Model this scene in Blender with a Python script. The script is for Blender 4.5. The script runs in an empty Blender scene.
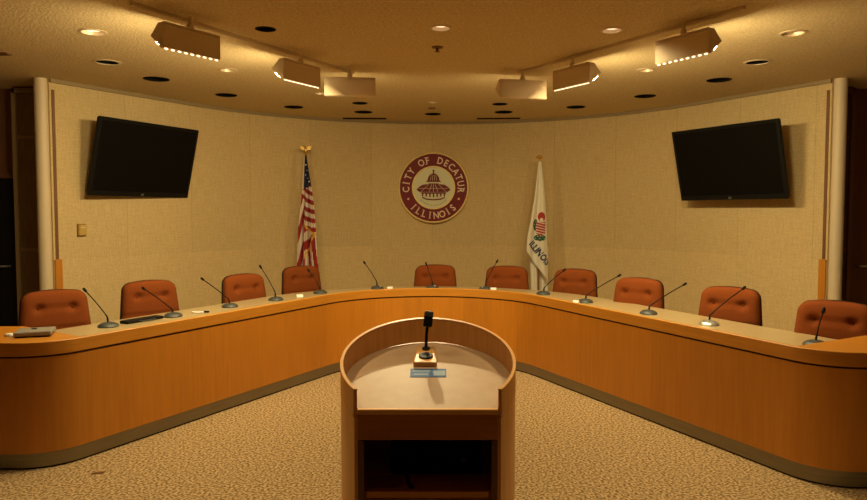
import bpy, bmesh, math, random
from mathutils import Vector, Matrix
random.seed(7)
C = bpy.context.scene.collection
PI = math.pi
CEIL = 2.83

# ------------------------------------------------------------------ helpers
def lin(r, g, b):
    f = lambda c: (c/255/12.92) if c/255 <= .04045 else ((c/255+.055)/1.055)**2.4
    return (f(r), f(g), f(b), 1)

def link(name, me, mats, parent=None, loc=None, rot=None):
    o = bpy.data.objects.new(name, me); C.objects.link(o)
    if not isinstance(mats, (list, tuple)): mats = [mats]
    for m in mats: me.materials.append(m)
    if parent: o.parent = parent
    if loc: o.location = loc
    if rot: o.rotation_euler = rot
    return o

def obj(name, bm, mats, parent=None, smooth=None, loc=None, rot=None, bevel=None, fixn=True):
    if fixn: bmesh.ops.recalc_face_normals(bm, faces=bm.faces[:])
    me = bpy.data.meshes.new(name); bm.to_mesh(me); bm.free()
    if smooth is not None:
        me.shade_smooth(); me.set_sharp_from_angle(angle=math.radians(smooth))
    o = link(name, me, mats, parent, loc, rot)
    if bevel:
        b = o.modifiers.new('bevel', 'BEVEL'); b.width = bevel; b.segments = 2; b.limit_method = 'ANGLE'
    return o

def label(o, text, cat, group=None):
    o['label'] = text; o['category'] = cat
    if group: o['group'] = group
    return o

def thing(name, text, cat, loc=(0, 0, 0), rz=0, group=None):
    o = bpy.data.objects.new(name, None); C.objects.link(o)
    o.location = loc; o.rotation_euler = (0, 0, rz); o.empty_display_size = .1
    return label(o, text, cat, group)

def structure(o):
    o['kind'] = 'structure'; return o

def copy_tree(o, parent=None):
    c = o.copy(); C.objects.link(c)
    if parent: c.parent = parent
    for ch in list(o.children): copy_tree(ch, c)
    return c

def box(bm, x0, x1, y0, y1, z0, z1, M=None, mi=0):
    vs = [bm.verts.new((x, y, z)) for x in (x0, x1) for y in (y0, y1) for z in (z0, z1)]
    if M is not None:
        for v in vs: v.co = M @ v.co
    for q in ((0,1,3,2), (4,6,7,5), (0,4,5,1), (2,3,7,6), (0,2,6,4), (1,5,7,3)):
        bm.faces.new([vs[i] for i in q]).material_index = mi

def lathe(bm, prof, n=24, M=None, mi=0, sx=1, sy=1):
    """prof = [(r, z)...]"""
    rings = []
    for r, z in prof:
        if r < 1e-5:
            rings.append([bm.verts.new((0, 0, z))])
        else:
            rings.append([bm.verts.new((r*sx*math.cos(2*PI*i/n), r*sy*math.sin(2*PI*i/n), z)) for i in range(n)])
    if M is not None:
        for ring in rings:
            for v in ring: v.co = M @ v.co
    for a, b in zip(rings, rings[1:]):
        for i in range(n):
            j = (i+1) % n
            if len(a) == 1 and len(b) == 1: continue
            if len(a) == 1: f = bm.faces.new((a[0], b[i], b[j]))
            elif len(b) == 1: f = bm.faces.new((a[i], a[j], b[0]))
            else: f = bm.faces.new((a[i], a[j], b[j], b[i]))
            f.material_index = mi

def tube(bm, pts, rad, n=10, mi=0, cap=True):
    pts = [Vector(p) for p in pts]
    if not isinstance(rad, (list, tuple)): rad = [rad]*len(pts)
    rings = []; up = None
    for i, p in enumerate(pts):
        t = (pts[min(i+1, len(pts)-1)] - pts[max(i-1, 0)]).normalized()
        if up is None:
            up = Vector((1, 0, 0)) if abs(t.x) < .8 else Vector((0, 1, 0))
        a = (up - t*up.dot(t)).normalized(); b = t.cross(a); up = a
        rings.append([bm.verts.new(p + (a*math.cos(2*PI*k/n) + b*math.sin(2*PI*k/n))*rad[i]) for k in range(n)])
    for r0, r1 in zip(rings, rings[1:]):
        for k in range(n):
            bm.faces.new((r0[k], r0[(k+1) % n], r1[(k+1) % n], r1[k])).material_index = mi
    if cap:
        bm.faces.new(rings[0]).material_index = mi; bm.faces.new(rings[-1]).material_index = mi

def prism(bm, poly, z0, z1, M=None, mi=0):
    lo = [bm.verts.new((x, y, z0)) for x, y in poly]; hi = [bm.verts.new((x, y, z1)) for x, y in poly]
    if M is not None:
        for v in lo+hi: v.co = M @ v.co
    n = len(poly)
    fs = [bm.faces.new(lo), bm.faces.new(hi)]
    for i in range(n): fs.append(bm.faces.new((lo[i], lo[(i+1) % n], hi[(i+1) % n], hi[i])))
    for f in fs: f.material_index = mi
    bmesh.ops.triangulate(bm, faces=[f for f in fs[:2] if len(f.verts) > 4], ngon_method='EAR_CLIP')

def text_mesh(body, size, extrude=.002, align='CENTER', bold=0):
    cu = bpy.data.curves.new('t', 'FONT'); cu.body = body; cu.size = size; cu.extrude = extrude
    cu.align_x = align; cu.align_y = 'BOTTOM_BASELINE'; cu.resolution_u = 3; cu.offset = bold
    o = bpy.data.objects.new('t', cu); C.objects.link(o)
    bpy.context.view_layer.update()
    dg = bpy.context.evaluated_depsgraph_get()
    me = bpy.data.meshes.new_from_object(o.evaluated_get(dg))
    vs = [v.co.copy() for v in me.vertices]; fs = [tuple(p.vertices) for p in me.polygons]
    bpy.data.objects.remove(o); bpy.data.curves.remove(cu); bpy.data.meshes.remove(me)
    return vs, fs

def add_mesh(bm, vs, fs, fn, mi=0):
    nv = [bm.verts.new(fn(v)) for v in vs]
    for f in fs:
        try: bm.faces.new([nv[i] for i in f]).material_index = mi
        except ValueError: pass

# ------------------------------------------------------------------ materials
def mat(name, col, rough=.6, metal=0, coat=0, emit=None, es=0, spec=None):
    m = bpy.data.materials.new(name); m.use_nodes = True
    b = m.node_tree.nodes['Principled BSDF']
    b.inputs['Base Color'].default_value = col if len(col) == 4 else (*col, 1)
    b.inputs['Roughness'].default_value = rough; b.inputs['Metallic'].default_value = metal
    if coat: b.inputs['Coat Weight'].default_value = coat; b.inputs['Coat Roughness'].default_value = .25
    if spec is not None: b.inputs['Specular IOR Level'].default_value = spec
    if emit: b.inputs['Emission Color'].default_value = (*emit, 1); b.inputs['Emission Strength'].default_value = es
    return m

def noise_mat(name, c1, c2, scale=(1, 1, 1), nscale=10, detail=4, rough=.7, coord='Object', bump=0, bdist=.002,
              lo=.35, hi=.65, coat=0, extra=None, metal=0, spec=None):
    m = mat(name, c1, rough, metal, coat, spec=spec); nt = m.node_tree; N = nt.nodes; L = nt.links
    b = N['Principled BSDF']
    tc = N.new('ShaderNodeTexCoord'); mp = N.new('ShaderNodeMapping'); mp.inputs['Scale'].default_value = scale
    L.new(tc.outputs[coord], mp.inputs['Vector'])
    nz = N.new('ShaderNodeTexNoise'); nz.inputs['Scale'].default_value = nscale; nz.inputs['Detail'].default_value = detail
    L.new(mp.outputs['Vector'], nz.inputs['Vector'])
    cr = N.new('ShaderNodeValToRGB'); cr.color_ramp.elements[0].position = lo; cr.color_ramp.elements[1].position = hi
    cr.color_ramp.elements[0].color = (*c1[:3], 1); cr.color_ramp.elements[1].color = (*c2[:3], 1)
    L.new(nz.outputs['Fac'], cr.inputs['Fac'])
    out = cr.outputs['Color']
    if extra: out = extra(nt, tc, out)
    L.new(out, b.inputs['Base Color'])
    if bump:
        bp = N.new('ShaderNodeBump'); bp.inputs['Strength'].default_value = bump; bp.inputs['Distance'].default_value = bdist
        L.new(nz.outputs['Fac'], bp.inputs['Height']); L.new(bp.outputs['Normal'], b.inputs['Normal'])
    return m

def math_node(nt, op, a, b=None, c=None):
    n = nt.nodes.new('ShaderNodeMath'); n.operation = op
    for i, v in enumerate((a, b, c)):
        if v is None: continue
        if isinstance(v, (int, float)): n.inputs[i].default_value = v
        else: nt.links.new(v, n.inputs[i])
    return n.outputs[0]

def veneer_extra(width, amount=.25):
    """each sheet of veneer (width along U) a slightly different tone"""
    def f(nt, tc, col):
        N = nt.nodes; L = nt.links
        sp = N.new('ShaderNodeSeparateXYZ'); L.new(tc.outputs['UV'], sp.inputs[0])
        fl = math_node(nt, 'FLOOR', math_node(nt, 'DIVIDE', sp.outputs[0], width))
        wn = N.new('ShaderNodeTexWhiteNoise'); wn.noise_dimensions = '1D'; L.new(fl, wn.inputs['W'])
        k = math_node(nt, 'ADD', math_node(nt, 'MULTIPLY', wn.outputs['Value'], amount), 1-amount/2)
        mx = N.new('ShaderNodeVectorMath'); mx.operation = 'SCALE'; L.new(col, mx.inputs[0]); L.new(k, mx.inputs['Scale'])
        return mx.outputs[0]
    return f

WOOD_A = (.51, .190, .0125); WOOD_B = (.565, .218, .0165)
M = {}
M['veneer'] = noise_mat('oak_veneer_upright_grain', WOOD_A, WOOD_B, (12, .8, 1), 3.0, 4, .42, 'UV', extra=veneer_extra(.31, .14), coat=.15)
M['veneer_h'] = noise_mat('oak_veneer_level_grain', (.55, .22, .018), (.62, .265, .026), (.9, 16, 1), 3.0, 5, .40, 'UV', coat=.2)
M['wood_v'] = noise_mat('oak_upright', WOOD_A, WOOD_B, (30, 30, 1.5), 2.0, 5, .42, 'Object', coat=.15)
M['wood_x'] = noise_mat('oak_along_x', WOOD_A, WOOD_B, (1.5, 30, 30), 2.0, 5, .42, 'Object', coat=.15)
M['wood_dark'] = noise_mat('dark_oak', (.44, .15, .028), (.52, .19, .04), (1.5, 30, 30), 2.0, 5, .45, 'Object', coat=.1)
M['wood_dark_v'] = noise_mat('dark_oak_upright', (.16, .065, .018), (.20, .085, .025), (30, 30, 1.5), 2.0, 5, .45, 'Object')
M['laminate'] = noise_mat('tan_laminate', (.42, .31, .155), (.46, .345, .175), (1, 1, 1), 30, 3, .35, 'Object', coat=.1)
M['cream'] = noise_mat('cream_laminate', (.52, .34, .205), (.55, .37, .225), (1, 1, 1), 20, 2, .5, 'Object')
M['steel'] = noise_mat('brushed_steel_kick', (.22, .19, .13), (.28, .25, .18), (1, 60, 1), 4, 3, .38, 'UV', metal=.8)
M['reveal'] = mat('dark_reveal', (.045, .018, .006), .8)
M['black'] = mat('black_plastic', (.006, .0055, .005), .5, spec=.18)
M['black_matte'] = mat('black_matte', (.008, .007, .006), .9, spec=.1)
M['screen'] = mat('screen_glass', (.003, .003, .003), .4, spec=.12)
M['grey'] = mat('grey_plastic', (.050, .055, .058), .4)
M['mic_base'] = mat('charcoal_plastic', (.055, .060, .055), .45)
M['silver'] = mat('silver_metal', (.55, .55, .52), .3, .7)
M['chrome'] = mat('chrome', (.7, .7, .7), .2, 1)
M['gold'] = mat('gold_metal', (.80, .52, .16), .3, .9)
M['gold_paint'] = mat('gold_paint', (.98, .80, .36), .35, .2)
M['brass_plate'] = mat('brass_cover', (.62, .42, .12), .4, .4)
M['maroon'] = mat('maroon_paint', (.17, .012, .012), .5, spec=.2)
M['seal_cream'] = mat('pale_khaki_paint', (.66, .63, .38), .5)
M['seal_text'] = mat('pale_lettering', (.78, .60, .42), .5)
M['white'] = mat('white_paper', (.85, .83, .76), .6)
M['white_paint'] = mat('white_trim_paint', (.66, .53, .34), .5)
M['fixture'] = mat('beige_fixture_metal', (.74, .58, .36), .5, .1)
M['fixture_in'] = mat('bright_reflector', (.9, .85, .7), .3, .3)
M['baffle'] = mat('black_baffle', (.006, .005, .004), .8, spec=.1)
M['blue'] = mat('blue_sticker', (.035, .13, .36), .6)
M['pale_blue'] = mat('pale_blue_band', (.22, .34, .46), .6)
M['flag_red'] = mat('flag_red', (.34, .018, .018), .8)
M['flag_white'] = mat('flag_white', (.74, .64, .52), .8)
M['flag_blue'] = mat('flag_blue', (.010, .014, .05), .8)
M['il_white'] = mat('ivory_cloth', (.78, .72, .56), .8)
M['il_green'] = mat('emblem_green', (.02, .10, .05), .8)
M['il_red'] = mat('emblem_red', (.42, .03, .03), .8)
M['il_navy'] = mat('navy_letters', (.02, .03, .12), .8)
M['fringe'] = mat('gold_fringe', (.80, .45, .06), .7)
M['pole'] = noise_mat('brown_pole', (.20, .08, .02), (.26, .11, .03), (20, 20, 1), 3, 3, .4)
M['fabric'] = noise_mat('rust_fabric', (.18, .042, .007), (.235, .056, .010), (1, 1, 1), 220, 3, .9, 'Object', bump=.25, bdist=.001, spec=.15)
M['brown_paper'] = mat('brown_leather', (.20, .08, .03), .6)
LAMP = (1.0, .80, .43)
M['lens'] = mat('lit_washer_lens', (.9, .85, .7), .5, emit=LAMP, es=60)
M['bead'] = mat('lit_lens_rib', (.9, .85, .7), .5, emit=(1, .80, .50), es=2.2)
M['lamp_on'] = mat('lit_lamp_face', (.9, .85, .8), .5, emit=(1, .74, .48), es=1.6)
M['lamp_dim'] = mat('frosted_lamp_face', (.72, .58, .42), .5, emit=(1, .7, .4), es=.10)
M['lamp_rim'] = mat('trim_ring_metal', (.62, .48, .30), .4, .3)

# carpet
M['carpet'] = noise_mat('loop_pile_carpet', (.17, .105, .042), (.56, .39, .20), (1, 1, 1), 62, 8, 1.0, 'Object', bump=.2, bdist=.002, lo=.40, hi=.60, spec=.05)
# ceiling: sprayed stipple
M['ceiling'] = noise_mat('stippled_ceiling', (.54, .415, .22), (.72, .56, .305), (1, 1, 1), 58, 3, .95, 'Object', bump=.6, bdist=.007, spec=.1)

# linen wall: woven cloth panels 0.86 m wide with butt joints and a level joint at 1.09 m
SEAM0 = 0.0
def wall_material(off):
    m = mat('linen_wall_cloth', (.7, .55, .3), .95, spec=.1); nt = m.node_tree; N = nt.nodes; L = nt.links
    b = N['Principled BSDF']; tc = N.new('ShaderNodeTexCoord')
    sp = N.new('ShaderNodeSeparateXYZ'); L.new(tc.outputs['UV'], sp.inputs[0])
    def nz(scale, s, d=3):
        mp = N.new('ShaderNodeMapping'); mp.inputs['Scale'].default_value = scale; L.new(tc.outputs['UV'], mp.inputs['Vector'])
        n = N.new('ShaderNodeTexNoise'); n.inputs['Scale'].default_value = s; n.inputs['Detail'].default_value = d
        L.new(mp.outputs['Vector'], n.inputs['Vector']); return n.outputs['Fac']
    a = nz((14, 1, 1), 6); c = nz((1, 14, 1), 6); g = nz((1, 1, 1), 60, 2)
    s = math_node(nt, 'ADD', math_node(nt, 'ADD', math_node(nt, 'MULTIPLY', a, .34), math_node(nt, 'MULTIPLY', c, .26)), math_node(nt, 'MULTIPLY', g, .40))
    cr = N.new('ShaderNodeValToRGB'); cr.color_ramp.elements[0].position = .36; cr.color_ramp.elements[1].position = .64
    cr.color_ramp.elements[0].color = (.53, .385, .175, 1); cr.color_ramp.elements[1].color = (.70, .53, .27, 1)
    L.new(s, cr.inputs['Fac'])
    # tone of each sheet, lower and upper rows differ
    fl = math_node(nt, 'FLOOR', math_node(nt, 'DIVIDE', math_node(nt, 'ADD', sp.outputs[0], off), .86))
    low = math_node(nt, 'LESS_THAN', sp.outputs[1], 1.09)
    wn = N.new('ShaderNodeTexWhiteNoise'); wn.noise_dimensions = '1D'; L.new(math_node(nt, 'ADD', fl, math_node(nt, 'MULTIPLY', low, 0.5)), wn.inputs['W'])
    k = math_node(nt, 'ADD', math_node(nt, 'MULTIPLY', wn.outputs['Value'], .05), .965)
    k = math_node(nt, 'ADD', k, math_node(nt, 'MULTIPLY', low, .06))
    fr = math_node(nt, 'FRACT', math_node(nt, 'DIVIDE', math_node(nt, 'ADD', sp.outputs[0], off), .86))
    d = math_node(nt, 'MULTIPLY', math_node(nt, 'SUBTRACT', .5, math_node(nt, 'ABSOLUTE', math_node(nt, 'SUBTRACT', fr, .5))), .86)
    seam = math_node(nt, 'LESS_THAN', d, .0045)
    seam = math_node(nt, 'MULTIPLY', seam, math_node(nt, 'SUBTRACT', 1, math_node(nt, 'MULTIPLY', low, .6)))
    k = math_node(nt, 'SUBTRACT', k, math_node(nt, 'MULTIPLY', seam, .16))
    vm = N.new('ShaderNodeVectorMath'); vm.operation = 'SCALE'; L.new(cr.outputs['Color'], vm.inputs[0]); L.new(k, vm.inputs['Scale'])
    L.new(vm.outputs[0], b.inputs['Base Color'])
    bp = N.new('ShaderNodeBump'); bp.inputs['Strength'].default_value = .35; bp.inputs['Distance'].default_value = .002
    L.new(s, bp.inputs['Height']); L.new(bp.outputs['Normal'], b.inputs['Normal'])
    return m

# ------------------------------------------------------------------ plan paths
def line_int(p, d, q, e):
    det = d.x*(-e.y) + e.x*d.y; r = q-p
    t = (r.x*(-e.y) + e.x*r.y)/det
    return p + d*t

def path(pts, rads, off=0, ns=14):
    """polyline with filleted corners, offset to its LEFT by off"""
    P = [Vector(p) for p in pts]; D = [(P[i+1]-P[i]).normalized() for i in range(len(P)-1)]
    Nn = [Vector((-d.y, d.x)) for d in D]
    Q = [P[0] + Nn[0]*off]
    for i in range(1, len(P)-1): Q.append(line_int(P[i-1]+Nn[i-1]*off, D[i-1], P[i]+Nn[i]*off, D[i]))
    Q.append(P[-1] + Nn[-1]*off)
    out = [Q[0]]
    for i in range(1, len(Q)-1):
        turn = D[i-1].x*D[i].y - D[i-1].y*D[i].x
        ang = math.acos(max(-1, min(1, D[i-1].dot(D[i]))))
        r = max(.004, rads[i-1] - off if turn > 0 else rads[i-1] + off)
        t = r*math.tan(ang/2); a = Q[i] - D[i-1]*t
        nrm = Vector((-D[i-1].y, D[i-1].x))*(1 if turn > 0 else -1); c = a + nrm*r
        n = ns*(3 if r > 1 or (rads[i-1] > 1) else 1)
        for k in range(n+1):
            th = ang*k/n*(1 if turn > 0 else -1)
            v = a - c; v = Vector((v.x*math.cos(th)-v.y*math.sin(th), v.x*math.sin(th)+v.y*math.cos(th)))
            out.append(c+v)
    out.append(Q[-1]); return out

def ribbon(bm, A, B, z0, z1, uvs=None):
    """solid band between plan curves A (room side) and B, with UV = (arc length, height) on upright faces"""
    uv = bm.loops.layers.uv.verify()
    s = [0]
    for p, q in zip(A, A[1:]): s.append(s[-1] + (q-p).length)
    col = lambda Q, z: [bm.verts.new((p.x, p.y, z)) for p in Q]
    a0, a1, b0, b1 = col(A, z0), col(A, z1), col(B, z0), col(B, z1)
    for i in range(len(A)-1):
        for (q, us) in (((a0[i], a0[i+1], a1[i+1], a1[i]), (z0, z0, z1, z1)), ((b0[i+1], b0[i], b1[i], b1[i+1]), (z0, z0, z1, z1))):
            f = bm.faces.new(q)
            ss = (s[i], s[i+1], s[i+1], s[i]) if q[0] is a0[i] else (s[i+1], s[i], s[i], s[i+1])
            for l, u, v in zip(f.loops, ss, us): l[uv].uv = (u, v)
        for q, vv in (((a1[i], a1[i+1], b1[i+1], b1[i]), 0), ((a0[i+1], a0[i], b0[i], b0[i+1]), 0)):
            f = bm.faces.new(q)
            ss = (s[i], s[i+1], s[i+1], s[i]) if q[0] is a1[i] else (s[i+1], s[i], s[i], s[i+1])
            for l, u, v in zip(f.loops, ss, (0, 0, .03, .03)): l[uv].uv = (u, v)
    for i in (0, -1): bm.faces.new((a0[i], a1[i], b1[i], b0[i]))

# ------------------------------------------------------------------ the room
WP = [(-3.671, 6.754), (.18, 13.4), (3.819, 6.775)]
WR = [3.36]
wp0 = path(WP, WR, 0); wp1 = path(WP, WR, .12)
tot = 0; smid = None
for p, q in zip(wp0, wp0[1:]):
    if p.x <= -.02 < q.x: smid = tot + (q-p).length*(-.02-p.x)/(q.x-p.x)
    tot += (q-p).length
M['wall'] = wall_material(.86*20 - smid)
bm = bmesh.new(); ribbon(bm, wp0, wp1, 0, CEIL)
structure(obj('wall_back', bm, M['wall'], smooth=30))

# rounded white wall ends with a dark slot and an oak strip
def wall_end(p, dr, nout, tag):
    p = Vector(p); dr = Vector(dr).normalized(); nout = Vector(nout).normalized()
    c = p + nout*.06 - dr*.045
    bm = bmesh.new(); lathe(bm, [(0, 0), (.060, 0), (.060, CEIL), (0, CEIL)], 32, Matrix.Translation((c.x, c.y, 0)))
    structure(obj('trim_%d' % tag, bm, M['white_paint'], smooth=40))
    ang = math.atan2(dr.y, dr.x)
    R = Matrix.Translation((p.x, p.y, 0)) @ Matrix.Rotation(ang, 4, 'Z')
    s = 1 if nout.cross(dr) < 0 else -1     # +y local is outward for the left wall
    bm = bmesh.new(); box(bm, .02, .05, -.006*s, .01*s, 1.09, 2.73, R)
    structure(obj('trim_%d' % (tag+1), bm, M['wood_dark_v']))
    bm = bmesh.new(); box(bm, .005, .075, -.02*s, .01*s, .0, 1.10, R)
    structure(obj('trim_%d' % (tag+2), bm, M['wood_v'], bevel=.003))
dl = (Vector(WP[1])-Vector(WP[0])).normalized(); drr = (Vector(WP[1])-Vector(WP[2])).normalized()
wall_end(WP[0], dl, (-dl.y, dl.x), 1)
wall_end(WP[2], drr, (drr.y, -drr.x), 4)
# dark strip standing in for the shadow gap where wall meets ceiling
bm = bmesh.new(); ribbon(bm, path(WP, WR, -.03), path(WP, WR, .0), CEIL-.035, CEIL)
structure(obj('trim_7', bm, mat('painted_shadow_gap', (.30, .22, .11), .8)))

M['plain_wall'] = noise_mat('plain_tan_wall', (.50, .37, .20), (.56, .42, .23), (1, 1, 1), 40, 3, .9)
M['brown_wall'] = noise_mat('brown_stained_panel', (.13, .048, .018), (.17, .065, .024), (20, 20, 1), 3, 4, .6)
def plain(name, x0, x1, y0, y1, z0, z1, m):
    bm = bmesh.new(); box(bm, x0, x1, y0, y1, z0, z1); return structure(obj(name, bm, m))
plain('floor', -7, 7, -4, 12, -.1, 0, M['carpet'])
plain('wall_left', -7.1, -7, -4, 12, 0, CEIL, M['plain_wall'])
plain('wall_right', 7, 7.1, -4, 12, 0, CEIL, M['plain_wall'])
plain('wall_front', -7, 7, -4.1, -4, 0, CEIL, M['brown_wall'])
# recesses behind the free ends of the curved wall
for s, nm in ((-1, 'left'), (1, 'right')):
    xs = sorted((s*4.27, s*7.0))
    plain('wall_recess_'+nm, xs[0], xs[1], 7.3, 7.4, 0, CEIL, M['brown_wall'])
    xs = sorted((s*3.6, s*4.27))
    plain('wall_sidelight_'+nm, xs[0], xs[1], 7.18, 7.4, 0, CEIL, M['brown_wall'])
def recess_panel(s, tag, m_in):
    x0, x1 = (3.93, 4.27)
    a, b = sorted((s*x0, s*x1))
    bm = bmesh.new()
    box(bm, a+.02, b-.02, 7.165, 7.18, 0.1, CEIL-.05)
    w = structure(obj('window_%d' % tag, bm, m_in))
    bm = bmesh.new()
    for z in (.62, 1.16, 2.30): box(bm, a+.02, b-.02, 7.15, 7.165, z, z+.035)
    box(bm, *sorted((s*x1, s*(x1-.04))), 7.14, 7.18, 0, CEIL-.02)
    box(bm, a, b, 7.14, 7.18, CEIL-.07, CEIL-.02); box(bm, a, b, 7.14, 7.18, 0, .1)
    obj('window_frame', bm, M['dim_frame'] if s < 0 else M['wood_dark_v'], w, bevel=.003)  # right frame darker too, recess shade put into its colour
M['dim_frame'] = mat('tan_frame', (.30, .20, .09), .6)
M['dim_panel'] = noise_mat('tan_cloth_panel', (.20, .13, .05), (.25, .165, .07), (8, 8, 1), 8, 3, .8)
M['shaded_panel_r'] = noise_mat('shaded_cloth_panel', (.12, .07, .03), (.15, .09, .04), (8, 8, 1), 8, 3, .8)  # darker copy for the right-hand panel: recess shade put into the colour
recess_panel(-1, 1, M['dim_panel']); recess_panel(1, 2, M['shaded_panel_r'])
# double doors in the recesses
for s, n in ((-1, 1), (1, 2)):
    a, b = sorted((s*4.32, s*5.22))
    bm = bmesh.new(); box(bm, a, b, 7.26, 7.30, .01, 1.91)
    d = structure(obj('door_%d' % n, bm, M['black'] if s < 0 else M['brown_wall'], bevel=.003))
    bm = bmesh.new(); tube(bm, [(s*4.4, 7.26, 1.0), (s*4.4, 7.21, 1.0), (s*4.5, 7.21, 1.0)], .01); obj('door_handle', bm, M['silver'], d, smooth=40)
    bm = bmesh.new()
    box(bm, *sorted((s*4.27, s*4.32)), 7.25, 7.3, 0, 1.96); box(bm, *sorted((s*5.22, s*5.27)), 7.25, 7.3, 0, 1.96); box(bm, a, b, 7.25, 7.3, 1.91, 1.96)
    obj('door_frame', bm, M['brown_wall'], d, bevel=.003)

# ceiling with real openings for every recessed fitting
LIT = [(-2.41, 5.03, .082, 'on'), (.05, 4.92, .066, 'on'), (1.25, 4.98, .070, 'on'), (2.56, 5.06, .080, 'dim'),
       (-1.84, 6.35, .070, 'dim'), (1.90, 6.35, .070, 'dim'), (-.01, 8.16, .068, 'dim'), (-1.21, 7.56, .055, 'on')]
DARK = [(-2.77, 6.02, .095, 1), (-2.65, 6.77, .115, 0), (-2.25, 7.68, .11, 0), (-1.69, 8.54, .11, 0), (-.89, 8.96, .11, 0), (-.86, 8.24, .085, 0),
        (-1.17, 4.95, .066, 0), (-.01, 9.14, .10, 0), (.89, 8.96, .11, 0), (.78, 8.31, .085, 0), (1.72, 8.54, .11, 0), (2.32, 7.75, .11, 0),
        (2.75, 6.82, .11, 0), (2.75, 6.02, .095, 1)]
bm = bmesh.new(); box(bm, -7, 7, -4, 12, CEIL, CEIL+.06)
ceil = structure(obj('ceiling', bm, M['ceiling']))
bm = bmesh.new()
for x, y, r, _ in LIT+DARK: lathe(bm, [(0, CEIL-.05), (r, CEIL-.05), (r, CEIL+.1), (0, CEIL+.1)], 32, Matrix.Translation((x, y, 0)))
cut = obj('cutter', bm, M['ceiling'])
mo = ceil.modifiers.new('b', 'BOOLEAN'); mo.object = cut; mo.operation = 'DIFFERENCE'; mo.solver = 'EXACT'
bpy.context.view_layer.update()
me = bpy.data.meshes.new_from_object(ceil.evaluated_get(bpy.context.evaluated_depsgraph_get()))
ceil.modifiers.clear(); ceil.data = me
bpy.data.objects.remove(cut)
bm = bmesh.new(); box(bm, -7, 7, -4, 12, CEIL+.25, CEIL+.3); structure(obj('ceiling_slab', bm, M['baffle']))

# ------------------------------------------------------------------ recessed downlights
def downlight(x, y, r, kind, lab, ring_mat, group=None):
    t = thing('recessed_downlight', lab, 'ceiling light', (x, y, CEIL), 0, group)
    bm = bmesh.new(); w = .014 if kind != 'dark' else (.020 if ring_mat is M['white_paint'] else .006)
    lathe(bm, [(r-.004, .004), (r-.004, -.006), (r+w, -.003), (r+w, .0)], 32)
    obj('trim_ring', bm, ring_mat, t, smooth=60)
    bm = bmesh.new(); top = .16 if kind == 'dark' else .05
    lathe(bm, [(r-.004, 0), (r-.008, top*.4), (r*.8, top), (0, top)], 32)
    obj('baffle', bm, M['baffle'] if kind == 'dark' else M['lamp_rim'], t, smooth=60)
    bm = bmesh.new()
    if kind == 'dark':
        lathe(bm, [(0, top-.05), (r*.35, top-.045), (r*.6, top-.02), (r*.45, top), (0, top)], 24)
        obj('lamp', bm, M['baffle'], t, smooth=60)
    else:
        lathe(bm, [(0, .012), (r*.7, .016), (r*.93, .028), (r*.80, .049), (0, .049)], 24)
        obj('lamp', bm, M['lamp_on'] if kind == 'on' else M['lamp_dim'], t, smooth=60)
    return t
LIT_L = ['glowing recessed downlight on the far left of the ceiling, outside the left track',
         'glowing recessed downlight at the middle of the near ceiling, above the small sprinkler',
         'glowing recessed downlight right of centre, above the right-hand track',
         'dim frosted downlight at the far right of the near ceiling',
         'dim white-ringed downlight between the two left-most track washers',
         'dim white-ringed downlight just below the right-most track washer',
         'dim downlight at centre in front of the wall seal, over the small speaker dot',
         'small glowing downlight just left of the third track washer']
for (x, y, r, k), lb in zip(LIT, LIT_L): downlight(x, y, r, k, lb, M['lamp_rim'])
DARK_L = ['unlit black downlight with pale ring above the left television',
          'unlit black downlight over the right half of the left television',
          'unlit black downlight near the left wall, between left television and flag',
          'unlit black downlight above the striped flag',
          'unlit black downlight just in front of the left ceiling slot',
          'unlit black downlight behind the camera-facing left washer, smaller of the pair there',
          'unlit black downlight on the near ceiling, left of the middle glowing one',
          'unlit black downlight directly in front of the wall seal',
          'unlit black downlight just in front of the right ceiling slot',
          'unlit black downlight below the inner right washer, smaller of the pair there',
          'unlit black downlight right of the white flag',
          'unlit black downlight near the right wall, left of the right television',
          'unlit black downlight over the left half of the right television',
          'unlit black downlight with pale ring above the right television']
for (x, y, r, ring), lb in zip(DARK, DARK_L):
    downlight(x, y, r, 'dark', lb, M['white_paint'] if ring else M['baffle'], 'unlit black downlights')
# sprinkler and small speaker disc
bm = bmesh.new(); lathe(bm, [(0, 0), (.045, 0), (.042, -.008), (.012, -.012), (.010, -.03), (.02, -.034), (.02, -.038), (0, -.04)], 20)
label(obj('ceiling_sprinkler', bm, M['wood_dark_v'], smooth=50, loc=(.03, 5.48, CEIL)), 'small brown sprinkler head behind the middle glowing downlight', 'sprinkler')
bm = bmesh.new(); lathe(bm, [(0, 0), (.05, 0), (.045, -.01), (0, -.014)], 20)
label(obj('ceiling_sprinkler', bm, M['wood_dark_v'], smooth=50, loc=(-.02, 8.62, CEIL)), 'small brown ceiling disc between two downlights in front of the seal', 'sprinkler')
# slot diffusers
def slot(x, y, L, rz, lab, m=None):
    t = thing('slot_diffuser', lab, 'air vent', (x, y, CEIL), rz)
    bm = bmesh.new(); box(bm, -L/2, L/2, -.035, .035, -.004, 0); obj('slot', bm, m or M['baffle'], t)
    bm = bmesh.new()
    for q in (-1, 1): box(bm, -L/2-.012, L/2+.012, q*.035-.008, q*.035+.008, -.008, 0)
    for q in (-1, 1): box(bm, q*L/2-.012, q*L/2+.012, -.035, .035, -.008, 0)
    obj('slot_frame', bm, m or M['baffle'], t)
slot(-.93, 9.55, .56, math.radians(4), 'black linear slot vent at the wall top, left of the seal')
slot(.88, 9.55, .56, math.radians(-4), 'black linear slot vent at the wall top, right of the seal')
slot(-4.0, 5.70, 1.15, 0, 'narrow dark linear vent on the ceiling at the far left edge', M['brown_wall'])

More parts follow.
